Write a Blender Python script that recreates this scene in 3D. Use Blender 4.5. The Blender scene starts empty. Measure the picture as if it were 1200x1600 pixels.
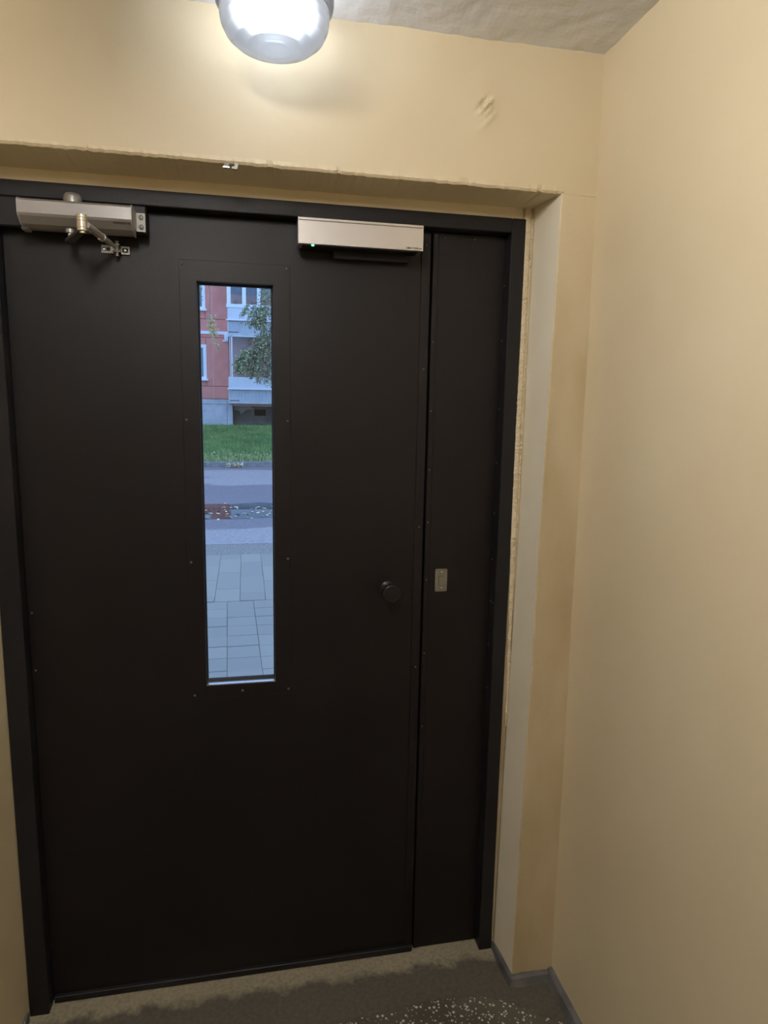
import bpy, bmesh, math, random
from mathutils import Vector, Matrix, noise

random.seed(7)
scene = bpy.context.scene
COL = scene.collection

# ------------------------------------------------------------------ camera
CAM = Vector((0.5862, -1.6955, 1.6236)); YAW, PITCH, ROLL, FPX = 0.2000, 0.1576, 0.0186, 1044.45
f = Vector((math.sin(YAW)*math.cos(PITCH), math.cos(YAW)*math.cos(PITCH), -math.sin(PITCH)))
r0 = Vector((math.cos(YAW), -math.sin(YAW), 0)); u0 = r0.cross(f)
r1 = r0*math.cos(ROLL) + u0*math.sin(ROLL); u1 = -r0*math.sin(ROLL) + u0*math.cos(ROLL)
cam_data = bpy.data.cameras.new('camera'); cam = bpy.data.objects.new('camera', cam_data); COL.objects.link(cam)
cam.matrix_world = Matrix(((r1.x, u1.x, -f.x, CAM.x), (r1.y, u1.y, -f.y, CAM.y), (r1.z, u1.z, -f.z, CAM.z), (0, 0, 0, 1)))
cam_data.sensor_fit = 'HORIZONTAL'; cam_data.sensor_width = 36; cam_data.lens = FPX*36/1200
cam_data.clip_start = 0.02; cam_data.clip_end = 300
scene.camera = cam

# ------------------------------------------------------------------ sky and exposure
world = bpy.data.worlds.new('overcast_sky'); scene.world = world; world.use_nodes = True
bg = world.node_tree.nodes['Background']
bg.inputs['Color'].default_value = (0.345, 0.55, 1.0, 1); bg.inputs['Strength'].default_value = 2.32
BULB_STRENGTH = 48.0; FILL_TUBE_STRENGTH = 170.0
scene.view_settings.view_transform = 'Standard'; scene.view_settings.look = 'None'
scene.view_settings.gamma = 1; scene.view_settings.use_curve_mapping = False
scene.view_settings.exposure = 0.0

# ------------------------------------------------------------------ materials
MATS = {}
def mat(name, c1, c2=None, scale=8, rough=0.6, metal=0.0, bump=0.0, bscale=60, lo=0.35, hi=0.65, spec=0.5, detail=4, stretch=None):
    m = bpy.data.materials.new(name); m.use_nodes = True; nt = m.node_tree; N = nt.nodes; L = nt.links
    b = N['Principled BSDF']; b.inputs['Roughness'].default_value = rough; b.inputs['Metallic'].default_value = metal
    b.inputs['Specular IOR Level'].default_value = spec
    b.inputs['Base Color'].default_value = (*c1, 1)
    tc = N.new('ShaderNodeTexCoord'); src = tc.outputs['Object']
    if stretch:
        mp = N.new('ShaderNodeMapping'); mp.inputs['Scale'].default_value = stretch; L.new(src, mp.inputs['Vector']); src = mp.outputs['Vector']
    if c2:
        n = N.new('ShaderNodeTexNoise'); n.inputs['Scale'].default_value = scale; n.inputs['Detail'].default_value = detail
        L.new(src, n.inputs['Vector'])
        cr = N.new('ShaderNodeValToRGB'); e = cr.color_ramp.elements
        e[0].position = lo; e[0].color = (*c1, 1); e[1].position = hi; e[1].color = (*c2, 1)
        L.new(n.outputs['Fac'], cr.inputs['Fac']); L.new(cr.outputs['Color'], b.inputs['Base Color'])
    if bump:
        n2 = N.new('ShaderNodeTexNoise'); n2.inputs['Scale'].default_value = bscale; n2.inputs['Detail'].default_value = 5
        L.new(src, n2.inputs['Vector'])
        bp = N.new('ShaderNodeBump'); bp.inputs['Strength'].default_value = bump; bp.inputs['Distance'].default_value = 0.004
        L.new(n2.outputs['Fac'], bp.inputs['Height']); L.new(bp.outputs['Normal'], b.inputs['Normal'])
    MATS[name] = m
    return m

def nodes_of(m): return m.node_tree.nodes, m.node_tree.links, m.node_tree.nodes['Principled BSDF']

WALL = mat('cream_wall_paint', (0.66, 0.545, 0.355), (0.71, 0.605, 0.415), scale=2.2, rough=0.5, bump=0.22, bscale=28, lo=0.3, hi=0.7)
def make_pier():  # grime plus the strip's shade under grazing light, both painted into the colour
    m = mat('cream_paint_grime_and_shade', (0.6, 0.5, 0.3), rough=0.55, bump=0.2, bscale=40); N, L, b = nodes_of(m)
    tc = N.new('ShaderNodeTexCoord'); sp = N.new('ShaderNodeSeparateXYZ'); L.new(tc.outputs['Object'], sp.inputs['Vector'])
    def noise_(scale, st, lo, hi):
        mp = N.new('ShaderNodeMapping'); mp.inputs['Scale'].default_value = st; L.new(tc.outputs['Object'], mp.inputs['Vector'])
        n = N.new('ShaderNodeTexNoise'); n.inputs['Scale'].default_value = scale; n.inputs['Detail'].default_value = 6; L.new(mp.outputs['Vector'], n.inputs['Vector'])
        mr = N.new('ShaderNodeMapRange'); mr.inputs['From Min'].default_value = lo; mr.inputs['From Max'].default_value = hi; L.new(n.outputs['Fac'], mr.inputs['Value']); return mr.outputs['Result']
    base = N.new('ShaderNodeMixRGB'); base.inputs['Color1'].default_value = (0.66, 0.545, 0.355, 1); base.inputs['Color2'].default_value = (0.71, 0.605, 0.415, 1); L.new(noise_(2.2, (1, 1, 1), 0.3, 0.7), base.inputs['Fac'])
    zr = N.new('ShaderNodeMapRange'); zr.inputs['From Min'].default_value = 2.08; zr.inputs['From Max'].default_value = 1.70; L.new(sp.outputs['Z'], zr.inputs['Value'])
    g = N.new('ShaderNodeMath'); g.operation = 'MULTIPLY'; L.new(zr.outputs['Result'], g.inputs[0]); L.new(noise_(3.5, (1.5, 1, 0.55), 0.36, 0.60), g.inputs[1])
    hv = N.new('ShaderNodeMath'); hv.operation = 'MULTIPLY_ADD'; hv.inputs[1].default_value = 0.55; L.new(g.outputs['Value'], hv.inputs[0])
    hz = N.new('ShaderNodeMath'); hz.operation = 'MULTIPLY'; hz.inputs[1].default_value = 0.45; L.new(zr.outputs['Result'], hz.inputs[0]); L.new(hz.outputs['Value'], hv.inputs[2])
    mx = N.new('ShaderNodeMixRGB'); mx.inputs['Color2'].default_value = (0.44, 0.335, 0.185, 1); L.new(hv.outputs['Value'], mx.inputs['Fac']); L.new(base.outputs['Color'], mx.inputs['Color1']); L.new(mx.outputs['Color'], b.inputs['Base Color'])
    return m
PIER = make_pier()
REVEAL = mat('cream_paint_lightened', (0.84, 0.755, 0.575), (0.87, 0.795, 0.63), scale=6, rough=0.6, bump=0.12, bscale=35)  # wall cream made paler: lamp light on the recess side put into the colour
ROUGH_PLASTER = mat('rough_cream_plaster', (0.62, 0.50, 0.31), (0.70, 0.60, 0.42), scale=40, rough=0.75, bump=0.9, bscale=130)
CEIL = mat('grey_white_ceiling', (0.76, 0.765, 0.79), (0.84, 0.845, 0.87), scale=9, rough=0.85, bump=0.3, bscale=45)
BLACK = mat('black_brown_door_paint', (0.0058, 0.0041, 0.0044), (0.0072, 0.0053, 0.0056), scale=3, rough=0.44, bump=0.10, bscale=420, spec=0.30)
BLACK2 = mat('black_frame_paint', (0.0095, 0.0085, 0.0098), (0.012, 0.0108, 0.0122), scale=6, rough=0.46, bump=0.12, bscale=220, spec=0.28)
KNOBM = mat('black_knob_paint', (0.010, 0.009, 0.008), rough=0.35, spec=0.3)
RUBBER = mat('black_rubber', (0.012, 0.012, 0.013), rough=0.7)
ALU = mat('brushed_aluminium', (0.62, 0.58, 0.55), (0.68, 0.64, 0.61), scale=4, rough=0.38, metal=0.75)
SILVERPAINT = mat('silver_paint', (0.31, 0.29, 0.275), (0.345, 0.325, 0.31), scale=20, rough=0.36, metal=0.45, bump=0.05, bscale=500)
STEEL = mat('dull_steel', (0.20, 0.185, 0.155), (0.25, 0.235, 0.20), scale=30, rough=0.42, metal=0.6)
LIGHTGREY = mat('cast_light_grey_metal', (0.36, 0.345, 0.325), (0.40, 0.385, 0.365), scale=30, rough=0.45, metal=0.2)
RIVETM = mat('dark_rivet_steel', (0.13, 0.12, 0.115), rough=0.35, metal=0.7)
ARM = mat('shaded_arm_steel', (0.13, 0.125, 0.12), rough=0.45, metal=0.6)  # steel darkened so the colour carries the shadow on the main arm
BRIGHT = mat('bare_bright_metal', (0.78, 0.79, 0.80), rough=0.25, metal=0.9)
BRASSY = mat('warm_steel', (0.66, 0.60, 0.48), rough=0.35, metal=0.8)
INK = mat('dark_print', (0.045, 0.035, 0.03), rough=0.6)
SKIRT = mat('grey_skirting_paint', (0.070, 0.068, 0.066), (0.17, 0.165, 0.16), scale=9, rough=0.6, bump=0.4, bscale=40)
PAVE = mat('concrete_paver', (0.26, 0.235, 0.19), (0.335, 0.305, 0.245), scale=60, rough=0.85, bump=0.3, bscale=120)
JOINT = mat('dark_sand_joint', (0.10, 0.09, 0.075), (0.16, 0.145, 0.12), scale=60, rough=0.95)
GRAVEL = mat('gravel_strip', (0.12, 0.108, 0.095), (0.36, 0.325, 0.275), scale=70, rough=0.95, bump=0.8, bscale=60)
KERBM = mat('kerb_concrete', (0.19, 0.18, 0.165), (0.28, 0.265, 0.24), scale=12, rough=0.85, bump=0.2)
RED = mat('brick_red_panel', (0.70, 0.255, 0.195), (0.76, 0.295, 0.23), scale=3, rough=0.85, bump=0.2, bscale=60)
MORTAR = mat('pale_panel_joint', (0.72, 0.42, 0.34), rough=0.9)
PLINTH = mat('grey_plinth_concrete', (0.45, 0.46, 0.47), (0.57, 0.58, 0.58), scale=3, rough=0.9)
WHITE = mat('white_window_paint', (0.80, 0.81, 0.82), rough=0.5)
APRON = mat('white_balcony_sheet', (0.62, 0.64, 0.66), (0.68, 0.70, 0.72), scale=2, rough=0.6)
CORR = mat('corrugated_balcony_sheet', (0.50, 0.53, 0.56), (0.57, 0.60, 0.62), scale=2, rough=0.55)
DARK = mat('dark_interior', (0.035, 0.04, 0.04), (0.06, 0.065, 0.062), scale=4, rough=0.9)
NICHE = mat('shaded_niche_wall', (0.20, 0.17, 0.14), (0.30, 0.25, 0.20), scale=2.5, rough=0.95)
HOLE = mat('black_opening', (0.01, 0.01, 0.011), rough=0.9)
BLIND = mat('grey_blind', (0.42, 0.43, 0.45), (0.50, 0.51, 0.52), scale=12, rough=0.9)
CURTAIN = mat('pale_curtain', (0.62, 0.63, 0.64), (0.72, 0.73, 0.74), scale=14, rough=0.9, stretch=(6, 1, 0.2))
ROOFM = mat('grey_roof_felt', (0.12, 0.12, 0.13), rough=0.9)
SOIL = mat('lawn_soil', (0.06, 0.10, 0.04), (0.10, 0.16, 0.055), scale=4, rough=1)
GRASS1 = mat('grass_green', (0.11, 0.24, 0.07), (0.24, 0.38, 0.11), scale=1.4, rough=0.8)
GRASS2 = mat('grass_straw', (0.55, 0.52, 0.26), rough=0.9)
LEAF1 = mat('birch_leaf_green', (0.13, 0.165, 0.075), (0.28, 0.31, 0.15), scale=3, rough=0.7)
LEAF2 = mat('birch_leaf_pale', (0.44, 0.46, 0.27), rough=0.7)
LEAFY = mat('birch_leaf_yellow', (0.70, 0.50, 0.20), (0.52, 0.40, 0.20), scale=4, rough=0.7)
FALLEN = mat('fallen_leaf_yellow', (0.80, 0.62, 0.26), (0.86, 0.74, 0.46), scale=2, rough=0.7)
BARK = mat('birch_bark', (0.12, 0.10, 0.08), (0.55, 0.53, 0.50), scale=5, rough=0.9, lo=0.42, hi=0.5, stretch=(1, 1, 4))
TWIG = mat('brown_twig', (0.11, 0.08, 0.06), rough=0.9)
TERRA = mat('terracotta_pot', (0.40, 0.19, 0.11), rough=0.8)
PETAL = mat('peach_petals', (0.85, 0.55, 0.32), (0.88, 0.76, 0.58), scale=8, rough=0.8)
CERAMIC = mat('white_lamp_base', (0.75, 0.75, 0.74), rough=0.4)

def make_asphalt():
    # dry pale patches and damp darker ones, lying in bands along the road
    m = mat('worn_asphalt', (0.145, 0.15, 0.165), None, rough=0.7)
    N, L, b = nodes_of(m)
    tc = N.new('ShaderNodeTexCoord'); sp = N.new('ShaderNodeSeparateXYZ'); L.new(tc.outputs['Object'], sp.inputs['Vector'])
    mr = N.new('ShaderNodeMapRange'); mr.inputs['From Min'].default_value = 6.86; mr.inputs['From Max'].default_value = 17.45; L.new(sp.outputs['Y'], mr.inputs['Value'])
    band = N.new('ShaderNodeValToRGB'); el = band.color_ramp.elements
    el[0].position = 0.0; el[0].color = (0.62,)*3+(1,); el[1].position = 1.0; el[1].color = (0.50,)*3+(1,)
    for p_, v_ in ((0.09, 0.60), (0.15, 0.36), (0.50, 0.34), (0.60, 0.52), (0.90, 0.58), (0.96, 0.44)):
        q = el.new(p_); q.color = (v_,)*3+(1,)
    L.new(mr.outputs['Result'], band.inputs['Fac'])
    mp = N.new('ShaderNodeMapping'); mp.inputs['Scale'].default_value = (0.55, 0.75, 1); L.new(tc.outputs['Object'], mp.inputs['Vector'])
    n = N.new('ShaderNodeTexNoise'); n.inputs['Scale'].default_value = 0.9; n.inputs['Detail'].default_value = 5; L.new(mp.outputs['Vector'], n.inputs['Vector'])
    ad = N.new('ShaderNodeMath'); ad.operation = 'MULTIPLY_ADD'; ad.inputs[1].default_value = 0.55; L.new(n.outputs['Fac'], ad.inputs[0]); L.new(band.outputs['Color'], ad.inputs[2])
    cr = N.new('ShaderNodeValToRGB'); e = cr.color_ramp.elements
    e[0].position = 0.76; e[0].color = (0.185, 0.165, 0.17, 1); e[1].position = 0.80; e[1].color = (0.315, 0.285, 0.27, 1)
    L.new(ad.outputs['Value'], cr.inputs['Fac'])
    g = N.new('ShaderNodeTexNoise'); g.inputs['Scale'].default_value = 22; g.inputs['Detail'].default_value = 4; L.new(tc.outputs['Object'], g.inputs['Vector'])
    mx = N.new('ShaderNodeMixRGB'); mx.blend_type = 'OVERLAY'; mx.inputs['Fac'].default_value = 0.5
    L.new(cr.outputs['Color'], mx.inputs['Color1']); L.new(g.outputs['Fac'], mx.inputs['Color2']); L.new(mx.outputs['Color'], b.inputs['Base Color'])
    return m
ASPHALT = make_asphalt()

def make_water():
    m = mat('puddle_water', (0.035, 0.036, 0.04), rough=0.02); N, L, b = nodes_of(m)
    b.inputs['IOR'].default_value = 1.33
    b.inputs['Specular IOR Level'].default_value = 0.6
    return m
WATER = make_water()

def make_terrazzo():
    m = mat('terrazzo', (0.10, 0.09, 0.07), rough=0.6); N, L, b = nodes_of(m)
    tc = N.new('ShaderNodeTexCoord')
    v = N.new('ShaderNodeTexVoronoi'); v.inputs['Scale'].default_value = 108; v.distance = 'MANHATTAN'; v.inputs['Randomness'].default_value = 1; L.new(tc.outputs['Object'], v.inputs['Vector'])
    w = N.new('ShaderNodeTexWhiteNoise'); L.new(v.outputs['Position'], w.inputs['Vector'])
    # chip radius varies per cell
    mu = N.new('ShaderNodeMath'); mu.operation = 'MULTIPLY_ADD'; mu.inputs[1].default_value = 0.50; mu.inputs[2].default_value = 0.12; L.new(w.outputs['Value'], mu.inputs[0])
    lt = N.new('ShaderNodeMath'); lt.operation = 'LESS_THAN'; L.new(v.outputs['Distance'], lt.inputs[0]); L.new(mu.outputs['Value'], lt.inputs[1])
    n = N.new('ShaderNodeTexNoise'); n.inputs['Scale'].default_value = 7; L.new(tc.outputs['Object'], n.inputs['Vector'])
    cr = N.new('ShaderNodeValToRGB'); e = cr.color_ramp.elements
    e[0].position = 0.35; e[0].color = (0.062, 0.054, 0.040, 1); e[1].position = 0.65; e[1].color = (0.095, 0.083, 0.062, 1); L.new(n.outputs['Fac'], cr.inputs['Fac'])
    mx = N.new('ShaderNodeMixRGB'); mx.inputs['Color2'].default_value = (0.56, 0.53, 0.46, 1)
    L.new(lt.outputs['Value'], mx.inputs['Fac']); L.new(cr.outputs['Color'], mx.inputs['Color1']); L.new(mx.outputs['Color'], b.inputs['Base Color'])
    return m
TERRAZZO = make_terrazzo()

def make_sill():
    # worn cement: a pale strip along the door wearing through to darker concrete
    m = mat('worn_threshold_cement', (0.3, 0.27, 0.2), rough=0.85); N, L, b = nodes_of(m)
    tc = N.new('ShaderNodeTexCoord'); sp = N.new('ShaderNodeSeparateXYZ'); L.new(tc.outputs['Object'], sp.inputs['Vector'])
    n = N.new('ShaderNodeTexNoise'); n.inputs['Scale'].default_value = 16; n.inputs['Detail'].default_value = 7; n.inputs['Roughness'].default_value = 0.65; L.new(tc.outputs['Object'], n.inputs['Vector'])
    a = N.new('ShaderNodeMath'); a.operation = 'MULTIPLY_ADD'; a.inputs[1].default_value = 7.0; a.inputs[2].default_value = 0.24; L.new(sp.outputs['Y'], a.inputs[0])
    s = N.new('ShaderNodeMath'); s.operation = 'MULTIPLY_ADD'; s.inputs[1].default_value = 0.85; L.new(n.outputs['Fac'], s.inputs[0]); L.new(a.outputs['Value'], s.inputs[2])
    cr = N.new('ShaderNodeValToRGB'); e = cr.color_ramp.elements
    e[0].position = 0.36; e[0].color = (0.085, 0.073, 0.054, 1); e[1].position = 0.58; e[1].color = (0.26, 0.222, 0.150, 1)
    L.new(s.outputs['Value'], cr.inputs['Fac'])
    n2 = N.new('ShaderNodeTexNoise'); n2.inputs['Scale'].default_value = 90; n2.inputs['Detail'].default_value = 5; L.new(tc.outputs['Object'], n2.inputs['Vector'])
    mx = N.new('ShaderNodeMixRGB'); mx.blend_type = 'OVERLAY'; mx.inputs['Fac'].default_value = 0.5
    L.new(cr.outputs['Color'], mx.inputs['Color1']); L.new(n2.outputs['Fac'], mx.inputs['Color2']); L.new(mx.outputs['Color'], b.inputs['Base Color'])
    bp = N.new('ShaderNodeBump'); bp.inputs['Strength'].default_value = 0.6; bp.inputs['Distance'].default_value = 0.004
    L.new(s.outputs['Value'], bp.inputs['Height']); L.new(bp.outputs['Normal'], b.inputs['Normal'])
    return m
SILL = make_sill()

def make_pane(name, gloss=0.08, tint=(1, 1, 1)):
    m = bpy.data.materials.new(name); m.use_nodes = True; N = m.node_tree.nodes; L = m.node_tree.links
    N.remove(N['Principled BSDF']); out = N['Material Output']
    t = N.new('ShaderNodeBsdfTransparent'); t.inputs['Color'].default_value = (*tint, 1)
    g = N.new('ShaderNodeBsdfGlossy'); g.inputs['Roughness'].default_value = 0.01
    fr = N.new('ShaderNodeFresnel'); fr.inputs['IOR'].default_value = 1.45
    x = N.new('ShaderNodeMixShader'); L.new(fr.outputs['Fac'], x.inputs['Fac']); L.new(t.outputs['BSDF'], x.inputs[1]); L.new(g.outputs['BSDF'], x.inputs[2])
    L.new(x.outputs['Shader'], out.inputs['Surface'])
    return m
PANE = make_pane('clear_door_glass', tint=(0.95, 0.97, 0.98))
HOUSEPANE = make_pane('house_window_glass', tint=(0.80, 0.84, 0.86))

def make_shade(name, frost, tint):
    m = bpy.data.materials.new(name); m.use_nodes = True; N = m.node_tree.nodes; L = m.node_tree.links
    N.remove(N['Principled BSDF']); out = N['Material Output']
    t = N.new('ShaderNodeBsdfTransparent'); t.inputs['Color'].default_value = (tint*0.97, tint*0.985, tint, 1)
    tl = N.new('ShaderNodeBsdfTranslucent'); tl.inputs['Color'].default_value = (0.86, 0.90, 0.95, 1)
    d = N.new('ShaderNodeBsdfDiffuse'); d.inputs['Color'].default_value = (0.82, 0.85, 0.88, 1)
    g = N.new('ShaderNodeBsdfGlossy'); g.inputs['Roughness'].default_value = 0.15
    a = N.new('ShaderNodeMixShader'); a.inputs['Fac'].default_value = 0.80; L.new(tl.outputs['BSDF'], a.inputs[1]); L.new(d.outputs['BSDF'], a.inputs[2])
    b = N.new('ShaderNodeMixShader'); b.inputs['Fac'].default_value = frost; L.new(t.outputs['BSDF'], b.inputs[1]); L.new(a.outputs['Shader'], b.inputs[2])
    c = N.new('ShaderNodeMixShader'); fr = N.new('ShaderNodeFresnel'); fr.inputs['IOR'].default_value = 1.25
    L.new(fr.outputs['Fac'], c.inputs['Fac']); L.new(b.outputs['Shader'], c.inputs[1]); L.new(g.outputs['BSDF'], c.inputs[2])
    L.new(c.outputs['Shader'], out.inputs['Surface'])
    return m
SHADE = make_shade('pressed_lamp_glass', 0.09, 0.95); SHADE_LOW = make_shade('frosted_ribbed_glass', 0.42, 0.92)

def emit(name, col, s):
    m = bpy.data.materials.new(name); m.use_nodes = True; N = m.node_tree.nodes; L = m.node_tree.links
    N.remove(N['Principled BSDF']); e = N.new('ShaderNodeEmission'); e.inputs['Color'].default_value = (*col, 1); e.inputs['Strength'].default_value = s
    L.new(e.outputs['Emission'], N['Material Output'].inputs['Surface'])
    return m
BULBM = emit('lit_bulb', (0.90, 0.96, 1.06), BULB_STRENGTH)
FILL_TUBEM = emit('fill_tube_emission', (1.0, 0.97, 0.93), FILL_TUBE_STRENGTH)
LEDM = emit('green_led', (0.10, 1.0, 0.42), 6.0)

# ------------------------------------------------------------------ geometry helpers
def obj(name, bm, material, parent=None, smooth=False, loc=None):
    me = bpy.data.meshes.new(name)
    bmesh.ops.recalc_face_normals(bm, faces=bm.faces)
    if smooth:
        for fc in bm.faces: fc.smooth = True
    bm.to_mesh(me); bm.free()
    for mm in (material if isinstance(material, (list, tuple)) else [material]): me.materials.append(mm)
    o = bpy.data.objects.new(name, me); COL.objects.link(o)
    if loc: o.location = loc
    if parent: o.parent = parent
    return o

def tag(o, label, cat, group=None, kind=None):
    o['label'] = label; o['category'] = cat
    if group: o['group'] = group
    if kind: o['kind'] = kind
    return o

def empty(name, loc=(0, 0, 0)):
    o = bpy.data.objects.new(name, None); o.location = loc; o.empty_display_size = 0.05; COL.objects.link(o)
    return o

def box(bm, x0, x1, y0, y1, z0, z1, bev=0.0, seg=1):
    vs = [bm.verts.new(p) for p in ((x0, y0, z0), (x1, y0, z0), (x1, y1, z0), (x0, y1, z0), (x0, y0, z1), (x1, y0, z1), (x1, y1, z1), (x0, y1, z1))]
    fs = [bm.faces.new([vs[i] for i in q]) for q in ((0, 3, 2, 1), (4, 5, 6, 7), (0, 1, 5, 4), (1, 2, 6, 5), (2, 3, 7, 6), (3, 0, 4, 7))]
    if bev:
        es = list({e for fc in fs for e in fc.edges})
        bmesh.ops.bevel(bm, geom=es, offset=bev, segments=seg, affect='EDGES', profile=0.5)
    return bm

def nbox(*a, **k): return box(bmesh.new(), *a, **k)

def cyl(bm, p0, p1, ra, rb=None, n=16, cap=True):
    rb = ra if rb is None else rb
    p0, p1 = Vector(p0), Vector(p1); d = (p1-p0).normalized()
    up = Vector((0, 0, 1)) if abs(d.z) < 0.9 else Vector((1, 0, 0))
    a = d.cross(up).normalized(); b = d.cross(a)
    A, B = [], []
    for i in range(n):
        t = 2*math.pi*i/n; q = a*math.cos(t)+b*math.sin(t)
        A.append(bm.verts.new(p0+q*ra)); B.append(bm.verts.new(p1+q*rb))
    for i in range(n):
        j = (i+1) % n; bm.faces.new((A[i], A[j], B[j], B[i]))
    if cap: bm.faces.new(A[::-1]); bm.faces.new(B)
    return bm

def lathe(bm, prof, c=(0, 0, 0), axis='z', n=32):
    # prof: list of (radius, height along axis)
    rings = []
    for r_, h in prof:
        ring = []
        if r_ < 1e-6: rings.append(None if False else [bm.verts.new(place((0, 0, h), c, axis))]); continue
        for i in range(n):
            t = 2*math.pi*i/n; ring.append(bm.verts.new(place((r_*math.cos(t), r_*math.sin(t), h), c, axis)))
        rings.append(ring)
    for a, b in zip(rings, rings[1:]):
        for i in range(n):
            j = (i+1) % n
            if len(a) == 1 and len(b) == 1: continue
            if len(a) == 1: bm.faces.new((a[0], b[i], b[j]))
            elif len(b) == 1: bm.faces.new((a[i], a[j], b[0]))
            else: bm.faces.new((a[i], a[j], b[j], b[i]))
    return bm

def place(p, c, axis):
    x, y, h = p
    if axis == 'z': q = (x, y, h)
    elif axis == 'y': q = (x, h, y)
    else: q = (h, x, y)
    return (q[0]+c[0], q[1]+c[1], q[2]+c[2])

def prism(bm, pts, axis, a, b):
    # extrude a 2-D outline along an axis; pts are the other two coordinates in xyz order
    def P(q, t):
        return {'x': (t, q[0], q[1]), 'y': (q[0], t, q[1]), 'z': (q[0], q[1], t)}[axis]
    A = [bm.verts.new(P(q, a)) for q in pts]; B = [bm.verts.new(P(q, b)) for q in pts]
    n = len(pts)
    for i in range(n): bm.faces.new((A[i], A[(i+1) % n], B[(i+1) % n], B[i]))
    bm.faces.new(A[::-1]); bm.faces.new(B)
    return bm

def ring_plate(bm, o, h, y0, y1):
    # rectangular plate with a rectangular hole; o, h = (x0, x1, z0, z1)
    def c(r, y): return [bm.verts.new(p) for p in ((r[0], y, r[2]), (r[1], y, r[2]), (r[1], y, r[3]), (r[0], y, r[3]))]
    of, hf, ob, hb = c(o, y0), c(h, y0), c(o, y1), c(h, y1)
    for i in range(4):
        j = (i+1) % 4
        bm.faces.new((of[i], of[j], hf[j], hf[i])); bm.faces.new((ob[j], ob[i], hb[i], hb[j]))
        bm.faces.new((of[j], of[i], ob[i], ob[j])); bm.faces.new((hf[i], hf[j], hb[j], hb[i]))
    return bm

def grid(bm, fn, nu, nv):
    V = [[bm.verts.new(fn(i/nu, j/nv)) for j in range(nv+1)] for i in range(nu+1)]
    for i in range(nu):
        for j in range(nv): bm.faces.new((V[i][j], V[i+1][j], V[i+1][j+1], V[i][j+1]))
    return V

def nz(x, y, z=0.0, s=1.0): return noise.noise(Vector((x*s, y*s, z*s)))

# ================================================================== THE ROOM
D = 0.13            # depth of the door recess
ZL = 2.131          # lintel edge
XR = 1.318          # recess edge at the right
XW0, XW1 = 1.422, 1.405   # right wall: foot and top
ZC = 2.437
YB = -3.4
XL = -0.008         # recess side at the left
XS = -1.95          # far left wall of the hall

def seg_bend(path, s):
    # point at parameter s (in metres) along a polyline of 2-D points
    for a, b in zip(path, path[1:]):
        l = math.dist(a, b)
        if s <= l: t = s/l; return a[0]+(b[0]-a[0])*t, a[1]+(b[1]-a[1])*t
        s -= l
    return path[-1]

def wall_front():
    bm = bmesh.new()
    # lintel: from above the ceiling line down the front, under the lip, then the plaster band above the frame
    nu = 560
    zs = [ZC+0.02 - k*(ZC+0.02-ZL-0.012)/56 for k in range(57)]
    rows = []
    for i in range(nu+1):
        x = -0.05 + (1.43+0.05)*i/nu; row = []
        e = 0.0024*nz(x, 3.1, 0, 95) + 0.0020*nz(x, 1.7, 0, 17) + (0.0025 if nz(x, 9.2, 0, 40) > 0.38 else 0)
        k0 = 1.0 if x < XR+0.004 else 0.0; e *= k0
        ze = ZL - 0.004*(x-0.1) + e*0.8
        for z in zs:
            yy = -D + 0.0022*nz(x, z, 0.3, 4.5) + 0.0009*nz(x, z, 2.3, 16)
            # torn, blistered patch of paint
            dx, dz = x-1.117, z-2.300
            a = 0.80; u = dx*math.cos(a)+dz*math.sin(a); v = -dx*math.sin(a)+dz*math.cos(a)
            yy -= 0.0100*math.exp(-((v+0.0055)/0.0050)**2 - (u/0.019)**2) - 0.0075*math.exp(-((v-0.0045)/0.0045)**2 - (u/0.017)**2)
            yy -= 0.0048*math.exp(-((v+0.0175)/0.0042)**2 - ((u+0.004)/0.016)**2)
            yy -= 0.0034*math.exp(-((v+0.031)/0.006)**2 - ((u+0.014)/0.024)**2)
            yy -= 0.0050*math.exp(-(dx/0.04)**2 - ((dz+0.01)/0.06)**2)
            row.append((x, yy, z))
        row.append((x, -D-0.001*k0+e, ze+0.005)); row.append((x, -D+0.003*k0+0.5*e, ze))
        for k in range(1, 9):
            t = k/8; row.append((x, -D+0.003+(D+0.003)*t, ze + (2.1265-ze)*t + 0.0012*nz(x, t, 5, 14)))
        for k in range(1, 4):
            t = k/3; row.append((x, 0.006, 2.1265 - 0.030*t + 0.0004*nz(x, t, 8, 60)))
        rows.append([bm.verts.new(p) for p in row])
    for a, b in zip(rows, rows[1:]):
        for j in range(len(a)-1): bm.faces.new((a[j], b[j], b[j+1], a[j+1]))
    # solid masonry behind, over the whole opening and out to the street
    box(bm, -0.4, 1.9, 0.008, 0.30, 2.101, 3.2); box(bm, -0.4, 1.9, -D+0.02, 0.3, ZC+0.03, 3.2)
    return obj('wall_front', bm, WALL, smooth=False)

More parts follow.
